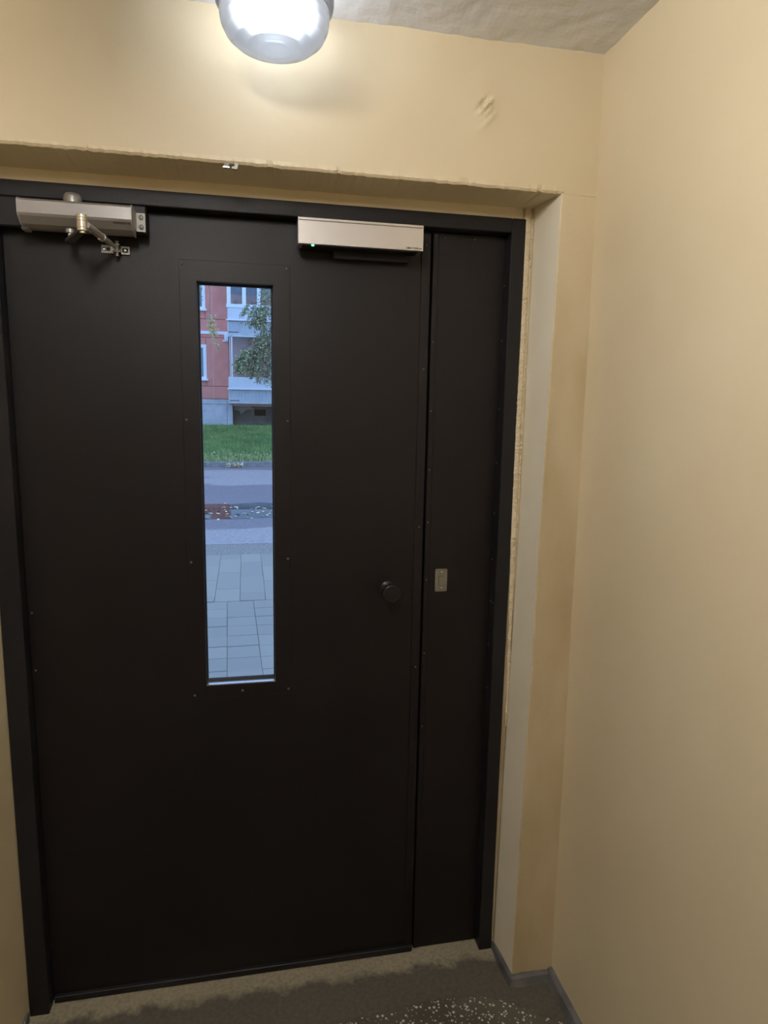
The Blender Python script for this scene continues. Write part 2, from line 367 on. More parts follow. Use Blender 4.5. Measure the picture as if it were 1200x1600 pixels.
def pier(right=True):
    # the narrow strip of wall right of the door; front strip, recess side and rough plaster band are separate surfaces
    bm = bmesh.new(); nv = 330; rows = []
    def edge(z):
        e = 0.0013*nz(z, 5.1, 0, 70) + 0.0013*nz(z, 7.3, 0, 9)
        return XR - 0.0085*(2.13-z)/1.0 + e
    for i in range(nv+1):
        z = 2.134*i/nv; row = []; xe = edge(z)
        for k in range(22):
            t = k/21; x = 1.435 + (xe+0.003-1.435)*t
            row.append((x, -D + 0.0004 + 0.0022*nz(x, z, 0.3, 4.5) + 0.0009*nz(x, z, 2.3, 16), z))
        row.append((xe, -D+0.0025, z))
        rows.append([bm.verts.new(p) for p in row])
    for a, b in zip(rows, rows[1:]):
        for j in range(len(a)-1): bm.faces.new((a[j], b[j], b[j+1], a[j+1]))
    box(bm, 1.33, 1.9, -D+0.006, 0.30, -0.3, 2.13); box(bm, 1.288, 1.9, 0.008, 0.30, -0.3, 2.13)
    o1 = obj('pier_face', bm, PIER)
    bm = bmesh.new(); rows = []
    for i in range(nv+1):
        z = 2.136*i/nv; xe = edge(z); xs = XR - 0.0085*(2.13-z) + 0.0013*nz(z, 7.3, 0, 9); xi = 1.306 - 0.010*max(0, (1.3-z))/1.0
        row = [(xe, -D+0.0025, z)]
        for k in range(1, 11):
            t = k/10; row.append((xs+(xi-xs)*t + 0.0004*nz(z, t*0.3, 6, 3), -D+0.0025+(D+0.002)*t, z))
        row.append((1.34, 0.0045, z))
        rows.append([bm.verts.new(p) for p in row])
    for a, b in zip(rows, rows[1:]):
        for j in range(len(a)-1): bm.faces.new((a[j], b[j], b[j+1], a[j+1]))
    o2 = obj('recess_side', bm, REVEAL, smooth=True)
    bm = bmesh.new(); rows = []
    for i in range(420):
        z = 0.72 + (2.128-0.72)*i/419; w = 0.022*min(1, (z-0.72)/0.75)
        row = []
        for k in range(7):
            t = k/6; x = 1.3085 - 0.010*max(0, 1.3-z) - t*(w+0.004*(1+nz(z, 4.4, 0, 22)) * (1 if k == 6 else 0))
            row.append((x, 0.003 - 0.004*abs(nz(x, z, 1, 90)) - (0.003 if k in (3, 4, 5) else 0), z))
        rows.append([bm.verts.new(p) for p in row])
    for a, b in zip(rows, rows[1:]):
        for j in range(len(a)-1): bm.faces.new((a[j], b[j], b[j+1], a[j+1]))
    o3 = obj('rough_plaster_band', bm, ROUGH_PLASTER)
    return o1, o2, o3

wf = wall_front(); tag(wf, 'cream painted wall over the door with a torn blistered patch of paint', 'wall', kind='structure')
for o in pier(): o.parent = wf

bm = bmesh.new()
prism(bm, [(XW0, -0.02), (XW0, 0), (XW1-0.0002, ZC+0.05), (1.9, ZC+0.05), (1.9, -0.02)], 'y', YB, -D+0.004)
tag(obj('wall_right', bm, WALL), 'wide smooth cream wall at right with a grey skirting strip', 'wall', kind='structure')
tag(obj('wall_left', nbox(-2.3, XS, YB, 0.30, -0.05, ZC+0.05), WALL), 'far left cream wall of the entrance hall', 'wall', kind='structure')
obj('left_pier', nbox(-2.0, XL, -0.62, 0.30, -0.05, ZC+0.05, bev=0.004), WALL, wf)
tag(obj('wall_back', nbox(-2.3, 1.9, YB-0.2, YB, -0.05, ZC+0.05), WALL), 'cream wall behind the viewer', 'wall', kind='structure')

bm = bmesh.new()
def ceil_fn(u, v):
    x = -0.05+1.50*u; y = -1.6+(1.6-D+0.01)*v
    return (x, y, ZC + 0.0022*nz(x, y, 0, 9) + 0.0016*nz(x, y, 4, 30) - 0.004*max(0, (y+0.16)/0.04)*abs(nz(x, 0, 6, 20)))
grid(bm, ceil_fn, 150, 120); box(bm, -2.3, 1.9, YB, 0.30, ZC+0.02, ZC+0.3); box(bm, -2.3, 1.9, YB, -1.6, ZC, ZC+0.1); box(bm, -2.3, -0.05, -1.6, -D+0.01, ZC, ZC+0.1)
tag(obj('ceiling', bm, CEIL), 'rough grey whitewashed ceiling', 'ceiling', kind='structure')

# floor: terrazzo with a concrete threshold along the door
tag(obj('floor', nbox(-2.3, 1.9, YB, -0.10, -0.3, -0.0015), TERRAZZO), 'dark terrazzo floor with pale stone chips', 'floor', kind='structure')
bm = bmesh.new()
front = [(-0.02, -0.185), (0.5, -0.172), (0.78, -0.166), (1.09, -0.142), (1.20, -0.150), (1.27, -0.185), (1.33, -0.225), (1.43, -0.31)]
pts = []
for a, b in zip(front, front[1:]):
    n = max(2, int((b[0]-a[0])/0.006))
    for k in range(n):
        t = k/n; x = a[0]+(b[0]-a[0])*t; pts.append((x, a[1]+(b[1]-a[1])*t + 0.010*nz(x, 1, 0, 45) + 0.004*nz(x, 3, 0, 130)))
pts.append(front[-1]); pts = [(1.43, 0.30), (-0.02, 0.30)] + pts
prism(bm, pts, 'z', -0.25, 0.0)
tag(obj('trim_2', bm, SILL), 'worn cement threshold strip under the black door', 'threshold', kind='structure')

bm = bmesh.new(); rows = []
ys = [-D-0.001-0.012*k for k in range(60)] + [-0.9, -1.5, -2.5, YB]
for y in ys:
    j = 0.0022*nz(y, 2, 0, 25); top = 0.036+0.003*nz(y, 5, 0, 12); x = XW0
    rows.append([bm.verts.new(p) for p in ((x, y, top), (x-0.010+j, y, top-0.001), (x-0.015+j, y, top-0.006), (x-0.020+j, y, -0.002))])
for a, b in zip(rows, rows[1:]):
    for j in range(3): bm.faces.new((a[j], b[j], b[j+1], a[j+1]))
tag(obj('baseboard_right', bm, SKIRT), 'grey painted skirting strip along the right wall', 'skirting', kind='structure')
bm = bmesh.new(); rows = []
path = [(1.297, 0.006), (1.296, -0.03), (1.295, -0.07), (1.297, -0.11), (1.2985, -D-0.006)] + [(1.2985+0.0125*k, -D-0.006) for k in range(1, 11)]
for i, (x, y) in enumerate(path):
    if i < 4: nx, ny = -1, 0
    elif i == 4: nx, ny = -0.8, -0.8
    else: nx, ny = 0, -1
    j = 0.002*nz(x, y, 0, 60); top = 0.030+0.003*nz(x, y, 2, 50)
    rows.append([bm.verts.new(p) for p in ((x-nx*0.012, y-ny*0.012, top+0.001), (x, y, top), (x+nx*(0.006+j), y+ny*(0.006+j), top-0.006), (x+nx*(0.010+j), y+ny*(0.010+j), -0.002))])
for a, b in zip(rows, rows[1:]):
    for j in range(3): bm.faces.new((a[j], b[j], b[j+1], a[j+1]))
tag(obj('baseboard_front', bm, SKIRT), 'dark grey skirting round the corner of the door recess', 'skirting', kind='structure')
tag(obj('baseboard_left', nbox(XL-0.004, XL+0.006, -0.6, -0.012, -0.002, 0.03, bev=0.003), SKIRT), 'dark grey skirting at the foot of the left wall', 'skirting', kind='structure')

# ================================================================== DOOR FRAME, LEAVES
RIV = {}
def rivet(parent, x, y, z, r=0.0028, axis='y', m=None, name='rivet'):
    key = (r, axis)
    if key not in RIV:
        bm = bmesh.new(); lathe(bm, [(r*1.25, 0), (r*1.2, -r*0.25), (r*0.85, -r*0.6), (r*0.4, -r*0.8), (0, -r*0.84)], axis=axis, n=10)
        o = obj(name, bm, m or RIVETM, parent, smooth=True); RIV[key] = o.data
    else:
        o = bpy.data.objects.new(name, RIV[key]); COL.objects.link(o); o.parent = parent
    o.location = (x, y, z)
    return o

fr = empty('trim_1', (0, 0, 0)); tag(fr, 'black painted steel door frame set in the cream wall', 'door frame', kind='structure')
obj('jamb', nbox(-0.006, 0.042, 0.0, 0.11, -0.02, 2.10, bev=0.002), BLACK2, fr)
obj('jamb', nbox(1.249, 1.287, 0.0, 0.11, -0.02, 2.10, bev=0.002), BLACK2, fr)
obj('header', nbox(0.042, 1.249, 0.0, 0.11, 2.065, 2.10, bev=0.002), BLACK2, fr)
obj('closer_mounting_plate', nbox(0.043, 0.362, -0.003, 0.016, 2.001, 2.0645, bev=0.003), BLACK2, fr)
obj('door_stop', nbox(0.0, 1.29, 0.092, 0.12, -0.02, 0.02), BLACK2, fr); obj('door_stop', nbox(0.043, 1.248, 0.092, 0.109, 2.03, 2.0645), BLACK2, fr); obj('door_stop', nbox(0.0425, 0.062, 0.092, 0.109, 0.02, 2.03), BLACK2, fr)
for z in (1.94, 1.80, 1.62, 1.475, 1.335, 1.205, 1.085, 0.955, 0.825):
    rivet(fr, 1.2488, 0.036, z, 0.0026, 'x'); 
rivet(fr, 1.2488, 0.018, 1.085, 0.0026, 'x')

LY = 0.040
d1 = empty('door_1', (0.042, LY, 0)); tag(d1, 'wide black metal door leaf with a tall narrow glass strip', 'door', kind='structure')
def inl(o, p=d1):   # parts are modelled in room coordinates, so cancel the thing's own position
    o.location = Vector(o.location) - p.location; return o
HX0, HX1, HZ0, HZ1 = 0.467, 0.648, 0.882, 1.912
bm = bmesh.new(); ring_plate(bm, (0.044, 1.045, 0.020, 2.062), (HX0, HX1, HZ0, HZ1), LY, LY+0.05)
inl(obj('leaf_panel', bm, BLACK, d1))
bm = bmesh.new(); ring_plate(bm, (0.426, 0.690, 0.847, 1.960), (HX0, HX1, HZ0, HZ1), LY-0.0016, LY)
bmesh.ops.bevel(bm, geom=[e for e in bm.edges if e.calc_length() > 0.1 and all(abs(v.co.y-(LY-0.0016)) < 1e-5 for v in e.verts)], offset=0.0007, segments=1, affect='EDGES')
vp = inl(obj('glazing_cover_plate', bm, BLACK, d1))
for x, z in ((0.433, 1.950), (0.682, 1.952), (0.434, 1.580), (0.683, 1.580), (0.436, 1.218), (0.682, 1.221), (0.436, 0.857), (0.682, 0.859), (0.56, 0.862)):
    o = rivet(d1, x, LY-0.0015, z, 0.0028); inl(o)
inl(obj('glass_pane', nbox(HX0-0.004, HX1+0.004, LY+0.032, LY+0.036, HZ0-0.004, HZ1+0.004), PANE, d1))
bm = bmesh.new(); ring_plate(bm, (HX0+0.0002, HX1-0.0002, HZ0+0.0002, HZ1-0.0002), (HX0+0.004, HX1-0.004, HZ0+0.007, HZ1-0.004), LY+0.020, LY+0.032)
inl(obj('glazing_gasket', bm, RUBBER, d1))
inl(obj('glazing_sill', nbox(HX0+0.0005, HX1-0.0005, LY-0.001, LY+0.020, HZ0+0.0003, HZ0+0.0025), BRIGHT, d1))
inl(obj('edge_flange', nbox(1.023, 1.047, LY-0.003, LY+0.004, 0.02, 2.058, bev=0.001), BLACK, d1))
for z in (2.03, 1.72, 1.30, 0.9): inl(rivet(d1, 1.036, LY-0.0028, z, 0.0024))
inl(obj('bottom_strip', nbox(0.047, 1.046, LY-0.011, LY+0.004, 0.0015, 0.020, bev=0.0012), BLACK2, d1))
for z in (1.10, 0.95): inl(rivet(d1, 0.052, LY, z, 0.0024))
# knob
bm = bmesh.new(); lathe(bm, [(0, 0), (0.022, 0), (0.022, -0.005), (0.019, -0.008), (0.0115, -0.010), (0.0105, -0.034), (0.016, -0.040), (0.0235, -0.044), (0.0250, -0.048), (0.0250, -0.057), (0.0238, -0.0600), (0.0215, -0.0612), (0.0205, -0.0600), (0.0, -0.0600)], (0.951, LY, 1.131), 'y', 36)
kn = inl(obj('door_knob', bm, KNOBM, d1, smooth=False))
for p in kn.data.polygons: p.use_smooth = True
kn.data.set_sharp_from_angle(angle=math.radians(35)) if hasattr(kn.data, 'set_sharp_from_angle') else None
# armature plate of the magnetic lock is bolted to the leaf
inl(obj('armature_plate', nbox(0.794, 0.985, 0.0135, LY, 1.9785, 2.040, bev=0.0012), BLACK2, d1))

d2 = empty('door_2', (1.052, LY, 0)); tag(d2, 'narrow fixed black metal side panel right of the door', 'door', kind='structure')
def in2(o): return inl(o, d2)
in2(obj('leaf_panel', nbox(1.0535, 1.2485, LY+0.002, LY+0.05, 0.002, 2.062), BLACK, d2))
in2(obj('edge_flange', nbox(1.0535, 1.068, LY-0.003, LY+0.004, 0.004, 2.060, bev=0.001), BLACK, d2))
in2(obj('rebate_strip', nbox(1.0465, 1.0545, LY+0.020, LY+0.05, 0.004, 2.06), RUBBER, d2))
for z in (2.055, 1.79, 1.612, 1.455, 1.312, 1.152, 0.94, 0.72): in2(rivet(d2, 1.060, LY-0.0028, z, 0.0022))
for x in (1.085, 1.165): in2(rivet(d2, x, LY+0.002, 2.052, 0.0022))
# lock escutcheon on the side panel
def rrect(x0, x1, z0, z1, r, n=4):
    out = []
    for cx, cz, a0 in ((x1-r, z1-r, 0), (x0+r, z1-r, 90), (x0+r, z0+r, 180), (x1-r, z0+r, 270)):
        for k in range(n+1):
            t = math.radians(a0+90*k/n); out.append((cx+r*math.cos(t), cz+r*math.sin(t)))
    return out
EX0, EX1, EZ0, EZ1 = 1.0855, 1.1195, 1.117, 1.181
es = obj('lock_escutcheon', prism(bmesh.new(), rrect(EX0, EX1, EZ0, EZ1, 0.003), 'y', LY-0.003, LY+0.003), STEEL, d2); in2(es)
o = obj('slot', prism(bmesh.new(), rrect(1.0955, 1.1115, 1.134, 1.161, 0.001), 'y', LY-0.0034, LY-0.002), INK, es)
o = obj('latch_tongue', prism(bmesh.new(), rrect(1.0967, 1.1125, 1.1345, 1.1602, 0.001), 'y', LY-0.0042, LY-0.002), STEEL, es)
for z in (1.1715, 1.1265):
    s = obj('screw', lathe(bmesh.new(), [(0, 0), (0.0032, 0), (0.0030, -0.0012), (0.0018, -0.0018), (0, -0.0019)], (1.1035, LY-0.003, z), 'y', 12), BRIGHT, es, smooth=True)

# ================================================================== DOOR CLOSER
dc = empty('door_closer', (0.22, -0.003, 2.0)); tag(dc, 'silver overhead door closer with folded arm on the black frame', 'door closer')
def inc(o): return inl(o, dc)
YF = -0.003
bodyprof = [(YF, 1.9945), (-0.022, 1.9945), (-0.038, 2.0005), (-0.0545, 2.0140), (-0.0575, 2.0190), (-0.0575, 2.044), (-0.055, 2.048), (-0.050, 2.050), (YF, 2.051)]
bm = prism(bmesh.new(), bodyprof, 'x', 0.1075, 0.336)
inc(obj('housing', bm, SILVERPAINT, dc))
# end caps
cap = [(YF, 1.993), (-0.022, 1.993), (-0.0385, 1.9990), (-0.056, 2.0130), (-0.059, 2.0185), (-0.059, 2.0445), (-0.056, 2.049), (-0.050, 2.0515), (YF, 2.0525)]
inc(obj('end_cap', prism(bmesh.new(), cap, 'x', 0.105, 0.1078), LIGHTGREY, dc))
bm = bmesh.new(); prism(bm, [(YF, 1.990), (-0.030, 1.990), (-0.036, 1.9935), (YF, 1.9935)], 'x', 0.105, 0.118); inc(obj('end_lip', bm, ALU, dc))
inc(obj('end_cap', prism(bmesh.new(), cap, 'x', 0.3358, 0.3385), LIGHTGREY, dc))
# fixing lug at the right end: slopes back from the housing to a flat plate with two screws
bm = bmesh.new()
prism(bm, [(0.3385, -0.030), (0.3412, -0.0185), (0.3425, -0.016), (0.3610, -0.016), (0.3600, YF), (0.3385, YF)], 'z', 2.004, 2.044)
bm.verts.ensure_lookup_table()
for v in bm.verts:
    if v.co.x < 0.339: v.co.z += 0.004 if v.co.z > 2.02 else 0.008
lug = inc(obj('fixing_lug', bm, LIGHTGREY, dc))
for z in (2.0345, 2.0135):
    bm = bmesh.new(); c = (0.3522, -0.0158, z)
    lathe(bm, [(0.0060, 0.0), (0.0060, -0.0010), (0.0048, -0.0010), (0.0046, 0.0002), (0.0040, 0.0002), (0.0038, -0.0018), (0.0026, -0.0024), (0, -0.0024)], c, 'y', 18)
    inc(obj('screw', bm, STEEL, dc, smooth=True))
bm = bmesh.new(); lathe(bm, [(0.0195, 2.0495), (0.0195, 2.0615), (0.0185, 2.0660), (0.015, 2.0700), (0.008, 2.0720), (0, 2.0725)], (0.212, -0.030, 0), 'z', 32)
inc(obj('pinion_cap', bm, SILVERPAINT, dc, smooth=True))
bm = bmesh.new(); cyl(bm, (0.204, -0.030, 1.996), (0.204, -0.030, 1.988), 0.0095, 0.0095, 18); cyl(bm, (0.204, -0.030, 1.989), (0.204, -0.030, 1.972), 0.0055, 0.0055, 12)
inc(obj('pinion', bm, SILVERPAINT, dc, smooth=False))
# main arm: flat bar running forward to the elbow
bm = bmesh.new(); p0, p1 = Vector((0.204, -0.030)), Vector((0.250, -0.130)); dv = (p1-p0).normalized(); pv = Vector((-dv.y, dv.x))
pts = [tuple(p0+pv*0.010-dv*0.010), tuple(p0-pv*0.010-dv*0.010), tuple(p1-pv*0.007+dv*0.004), tuple(p1+pv*0.007+dv*0.004)]
prism(bm, pts, 'z', 1.9705, 1.9765)
inc(obj('main_arm', bm, ARM, dc))
bm = bmesh.new(); lathe(bm, [(0, 1.968), (0.006, 1.968), (0.006, 1.972), (0.0102, 1.972), (0.0106, 1.9735), (0.0106, 1.9775), (0.0096, 1.9782), (0.0106, 1.9790), (0.0106, 1.9905), (0.0094, 1.9914), (0.0106, 1.9922), (0.0106, 1.9970), (0.0092, 1.9978), (0.0104, 1.9985), (0.0104, 2.0035), (0.0098, 2.0045), (0, 2.0045)], (0.2505, -0.130, 0), 'z', 28)
el = inc(obj('elbow_joint', bm, BRASSY, dc))
a, b = Vector((0.258, -0.118, 1.9855)), Vector((0.2895, 0.020, 1.9735))
def at(t): return a.lerp(b, t)
bm = bmesh.new(); cyl(bm, at(-0.04), at(0.50), 0.0078, 0.0078, 18); cyl(bm, at(0.49), at(0.53), 0.0088, 0.0088, 18); inc(obj('rod_sleeve', bm, ALU, dc))
bm = bmesh.new(); cyl(bm, at(0.5), at(0.80), 0.0062, 0.0062, 16); cyl(bm, at(0.78), at(1.0), 0.0040, 0.0040, 12); inc(obj('adjusting_rod', bm, ALU, dc))
bm = bmesh.new(); cyl(bm, at(-0.02)+Vector((0, 0, -0.007)), at(0.08)+Vector((0, 0, -0.008)), 0.003, 0.003, 10); inc(obj('rod_clip', bm, ALU, dc))
bm = bmesh.new(); cyl(bm, at(0.38)+Vector((0, 0, -0.008)), at(0.47)+Vector((0, 0, -0.008)), 0.0028, 0.0028, 10); inc(obj('rod_clip', bm, ALU, dc))
# shoe on the door leaf
bm = bmesh.new(); ring_plate(bm, (0.2545, 0.2850, 1.9635, 1.9815), (0.2650, 0.2740, 1.9685, 1.9765), 0.0355, 0.0400)
shoe = inc(obj('shoe_plate', bm, STEEL, dc))
bm = bmesh.new(); ring_plate(bm, (0.2965, 0.3170, 1.9625, 1.9805), (0.3000, 0.3135, 1.9665, 1.9765), 0.0355, 0.0400); inc(obj('shoe_plate', bm, STEEL, dc))
bm = bmesh.new(); box(bm, 0.283, 0.2985, 0.0140, 0.0400, 1.9630, 1.9665, bev=0.0008); box(bm, 0.283, 0.2985, 0.0140, 0.0400, 1.9785, 1.9820, bev=0.0008); box(bm, 0.283, 0.2985, 0.034, 0.04, 1.9630, 1.9820)
inc(obj('shoe_fork', bm, mat('grey_brown_steel', (0.16, 0.15, 0.14), rough=0.5, metal=0.6), dc))
bm = bmesh.new(); cyl(bm, (0.2915, 0.0200, 1.9545), (0.2915, 0.0200, 1.9885), 0.0034, 0.0034, 12); cyl(bm, (0.2915, 0.02, 1.9545), (0.2915, 0.02, 1.9575), 0.0048, 0.0048, 8); cyl(bm, (0.2915, 0.02, 1.9855), (0.2915, 0.02, 1.9885), 0.0048, 0.0048, 8); inc(obj('pivot_pin', bm, STEEL, dc))
for x, z in ((0.2600, 1.9720), (0.3065, 1.9715)):
    inc(obj('screw', lathe(bmesh.new(), [(0.0042, 0), (0.004, -0.0015), (0.002, -0.0026), (0, -0.0028)], (x, 0.0360, z), 'y', 14), BRIGHT, dc, smooth=True))

# illegible maker's lettering: a short row of small dark strokes, as far as the photograph shows it
def strokes(parent, x0, z0, y, h, seq, w, fix):
    bm = bmesh.new(); x = x0; s = h*0.24
    for k in seq:
        if k == ' ': x += w*0.45; continue
        hh = h*(0.62 if k.islower() else 1)
        K = k.upper()
        if K in 'EHN': box(bm, x, x+s, y-0.0003, y, z0, z0+hh)
        if K in 'HN': box(bm, x+w*0.55, x+w*0.55+s, y-0.0003, y, z0, z0+hh)
        if K == 'E':
            for q in (0, 0.42, 0.8): box(bm, x, x+w*0.7, y-0.0003, y, z0+hh*q, z0+hh*q+s*0.75)
        if K == 'H': box(bm, x, x+w*0.7, y-0.0003, y, z0+hh*0.42, z0+hh*0.62)
        if K == 'N': box(bm, x, x+w*0.7, y-0.0003, y, z0+hh*0.3, z0+hh*0.75)
        if K == 'T': box(bm, x+w*0.25, x+w*0.25+s, y-0.0003, y, z0, z0+hh); box(bm, x, x+w*0.75, y-0.0003, y, z0+hh-s*0.8, z0+hh)
        if K == 'O': ring_plate(bm, (x, x+w*0.75, z0, z0+hh), (x+s*0.8, x+w*0.75-s*0.8, z0+s*0.8, z0+hh-s*0.8), y-0.0003, y)
        if K == '.': box(bm, x, x+s, y-0.0003, y, z0, z0+s); x -= w*0.5
        x += w
    return fix(obj('printed_lettering', bm, INK, parent))

# ================================================================== MAGNETIC LOCK
ml = empty('magnetic_lock', (0.855, 0.0, 2.0)); tag(ml, 'beige aluminium magnetic lock box with green light under the door header', 'lock')
def inm(o): return inl(o, ml)
inm(obj('housing', nbox(0.7055, 1.0055, -0.040, 0.012, 1.9965, 2.0490, bev=0.0008), ALU, ml))
inm(obj('cover_rail', nbox(0.7055, 1.0055, -0.0395, 0.012, 2.0500, 2.0560, bev=0.0008), ALU, ml))
inm(obj('cover_groove', nbox(0.706, 1.005, -0.0385, 0.010, 2.0488, 2.0502), INK, ml))
inm(obj('end_plate', nbox(0.7045, 0.7058, -0.0402, 0.0122, 1.9963, 2.0562), BRIGHT, ml))
inm(obj('end_plate', nbox(1.0052, 1.0065, -0.0402, 0.0122, 1.9963, 2.0562), BRIGHT, ml))
inm(obj('mounting_bracket', nbox(0.73, 0.985, 0.001, 0.012, 2.0555, 2.0655), BLACK2, ml))
inm(obj('core_plate', nbox(0.716, 0.996, -0.030, 0.0105, 1.9945, 1.9970), BLACK2, ml))
inm(obj('indicator_light', lathe(bmesh.new(), [(0.0034, 1.9970), (0.0034, 1.9955), (0.0024, 1.9940), (0, 1.9935)], (0.7395, -0.0315, 0), 'z', 14), LEDM, ml, smooth=True))
strokes(ml, 0.9645, 2.0000, -0.0402, 0.0042, 'ENEH TOHN.oe', 0.0036, inm)

# lettering on the closer's sloping lower face
def closer_text():
    bm = bmesh.new(); x = 0.2985
    # direction down the slope of the housing
    a_ = Vector((0, -0.0545, 2.0140)); b_ = Vector((0, -0.038, 2.0005)); d_ = (b_-a_).normalized(); nrm = Vector((0, -0.633, -0.774))
    for k, w in enumerate((1, 1, 1, 1, 1, 1, 1, 1, 0, 1, 1)):
        if not w: x += 0.0018; continue
        top = a_ + d_*0.0010; bot = a_ + d_*0.0065
        for q in (0, 0.0017):
            p = [Vector((x+q, v.y, v.z)) + nrm*0.0004 for v in (top, bot)]
            vs = [bm.verts.new(t) for t in (p[0], p[0]+Vector((0.0010, 0, 0)), p[1]+Vector((0.0010, 0, 0)), p[1])]; bm.faces.new(vs)
        m = (top + (bot-top)*(0.1 if k % 2 else 0.6)); m = Vector((x, m.y, m.z)) + nrm*0.0004
        vs = [bm.verts.new(t) for t in (m, m+Vector((0.0027, 0, 0)), m+Vector((0.0027, 0, 0))+d_*0.0011, m+d_*0.0011)]; bm.faces.new(vs)
        x += 0.0034
    return inc(obj('printed_lettering', bm, INK, dc))
closer_text()

# ================================================================== METAL CLIP LEFT IN THE LINTEL
cl = empty('metal_clip', (0.555, -D-0.002, 2.126)); tag(cl, 'small broken metal clip stuck in the lintel edge above the door', 'clip')
def inx(o): return inl(o, cl)
bm = bmesh.new(); cyl(bm, (0.546, -D-0.004, 2.1255), (0.546, -D+0.006, 2.1275), 0.0052, 0.0048, 10); inx(obj('left_socket', bm, STEEL, cl))
bm = bmesh.new(); prism(bm, [(0.538, 2.1195), (0.553, 2.1190), (0.552, 2.1215), (0.540, 2.1220)], 'y', -D-0.004, -D+0.003); inx(obj('bent_tab', bm, BRIGHT, cl))
bm = bmesh.new(); prism(bm, [(0.557, 2.1180), (0.568, 2.1175), (0.571, 2.1270), (0.566, 2.1310), (0.561, 2.1285), (0.564, 2.1240), (0.557, 2.1210)], 'y', -D-0.005, -D+0.002); inx(obj('hooked_tab', bm, STEEL, cl))

# ================================================================== CEILING LAMP AND ADDED FILL TUBE
def ceiling_lamp(x, y, label, bulb_mat):
    lamp = empty('ceiling_lamp', (x, y, ZC)); tag(lamp, label, 'lamp')
    bm = bmesh.new(); lathe(bm, [(0, 0.0), (0.075, 0.0), (0.078, -0.006), (0.078, -0.020), (0.055, -0.028), (0, -0.028)], n=40); obj('base', bm, CERAMIC, lamp)
    bm = bmesh.new(); lathe(bm, [(0, -0.026), (0.020, -0.026), (0.020, -0.046), (0.0, -0.046)], n=24); obj('bulb_holder', bm, CERAMIC, lamp)
    prof = []
    key = [(0.082, -0.012), (0.100, -0.020), (0.1085, -0.034), (0.1095, -0.060), (0.1095, -0.080), (0.1075, -0.088), (0.1005, -0.0945), (0.1010, -0.108), (0.0985, -0.122), (0.0900, -0.138), (0.0740, -0.1505), (0.0520, -0.1580), (0.0260, -0.1620), (0.0, -0.1630)]
    for (ra, ha), (rb, hb) in zip(key, key[1:]):
        n = max(1, int(math.hypot(rb-ra, hb-ha)/0.0022))
        for k in range(n):
            t = k/n; rr = ra+(rb-ra)*t; hh = ha+(hb-ha)*t
            if hh < -0.096 and rr > 0.02: rr += 0.00045*(1 if len(prof) % 2 else -1)
            prof.append((rr, hh))
    prof.append(key[-1])
    bm = lathe(bmesh.new(), prof, n=72)
    for fc in bm.faces: fc.material_index = 1 if fc.calc_center_median().z < -0.0945 else 0
    sh = obj('glass_shade', bm, [SHADE, SHADE_LOW], lamp, smooth=True)
    md = sh.modifiers.new('thickness', 'SOLIDIFY'); md.thickness = 0.003; md.offset = -1
    bm = bmesh.new(); lathe(bm, [(0.0, -0.124), (0.010, -0.1228), (0.020, -0.118), (0.028, -0.108), (0.0305, -0.096), (0.029, -0.084), (0.022, -0.066), (0.0155, -0.054), (0.0135, -0.046), (0.0, -0.046)], n=32)
    obj('bulb', bm, bulb_mat, lamp, smooth=True)
    return lamp
ceiling_lamp(0.643, -0.310, 'lit round ceiling lamp with frosted ribbed glass bowl above the door', BULBM)
tl = empty('added_fill_tube', (0.36, -1.44, ZC)); tl.rotation_euler = (0, 0, math.pi/2); tag(tl, 'added unseen fill tube light on the hall ceiling behind the viewer', 'lamp')  # added fill light, out of view, to brighten the right wall
obj('housing', nbox(-0.63, 0.63, -0.035, 0.035, -0.030, 0.0, bev=0.004), CERAMIC, tl)
for sx in (-1, 1): obj('fill_tube_holder', nbox(sx*0.615-0.012, sx*0.615+0.012, -0.016, 0.016, -0.074, -0.028, bev=0.003), CERAMIC, tl)
obj('tube', cyl(bmesh.new(), (-0.606, 0, -0.058), (0.606, 0, -0.058), 0.013, n=20), FILL_TUBEM, tl)

# ================================================================== OUTSIDE: GROUND
ZG = -0.15
pv_ = obj('pavement', nbox(-6, 7, 0.12, 6.24, ZG-0.3, ZG-0.012), JOINT); tag(pv_, 'grey concrete slab pavement outside the door', 'pavement', kind='structure')
def unit_slab():
    bm = bmesh.new(); b_ = 0.012
    lo = [bm.verts.new((x, y, -1)) for x, y in ((-.5, -.5), (.5, -.5), (.5, .5), (-.5, .5))]
    mid = [bm.verts.new((x, y, -.12)) for x, y in ((-.5, -.5), (.5, -.5), (.5, .5), (-.5, .5))]
    k = .5-b_; hi = [bm.verts.new((x, y, 0)) for x, y in ((-k, -k), (k, -k), (k, k), (-k, k))]
    for A, B in ((lo, mid), (mid, hi)):
        for i in range(4): bm.faces.new((A[i], A[(i+1) % 4], B[(i+1) % 4], B[i]))
    bm.faces.new(hi)
    me = bpy.data.meshes.new('slab'); bmesh.ops.recalc_face_normals(bm, faces=bm.faces); bm.to_mesh(me); bm.free(); return me
SM = unit_slab()
PAVES = [PAVE, mat('concrete_paver_pale', (0.275, 0.248, 0.20), (0.35, 0.318, 0.255), scale=55, rough=0.85), mat('concrete_paver_dark', (0.245, 0.222, 0.182), (0.32, 0.29, 0.235), scale=55, rough=0.85)]
SMS = []
for m_ in PAVES: q = SM.copy(); q.materials.append(m_); SMS.append(q)
def slab(cx, cy, sx, sy, rz):
    o = bpy.data.objects.new('slab', random.choice(SMS)); COL.objects.link(o); o.parent = pv_
    o.location = (cx, cy, ZG + random.uniform(-0.002, 0.002)); o.scale = (sx-random.uniform(-0.001, 0.0025), sy-random.uniform(0.001, 0.006), 0.05)
    o.rotation_euler = (random.uniform(-.006, .006), random.uniform(-.006, .006), rz)
P_ = 0.232
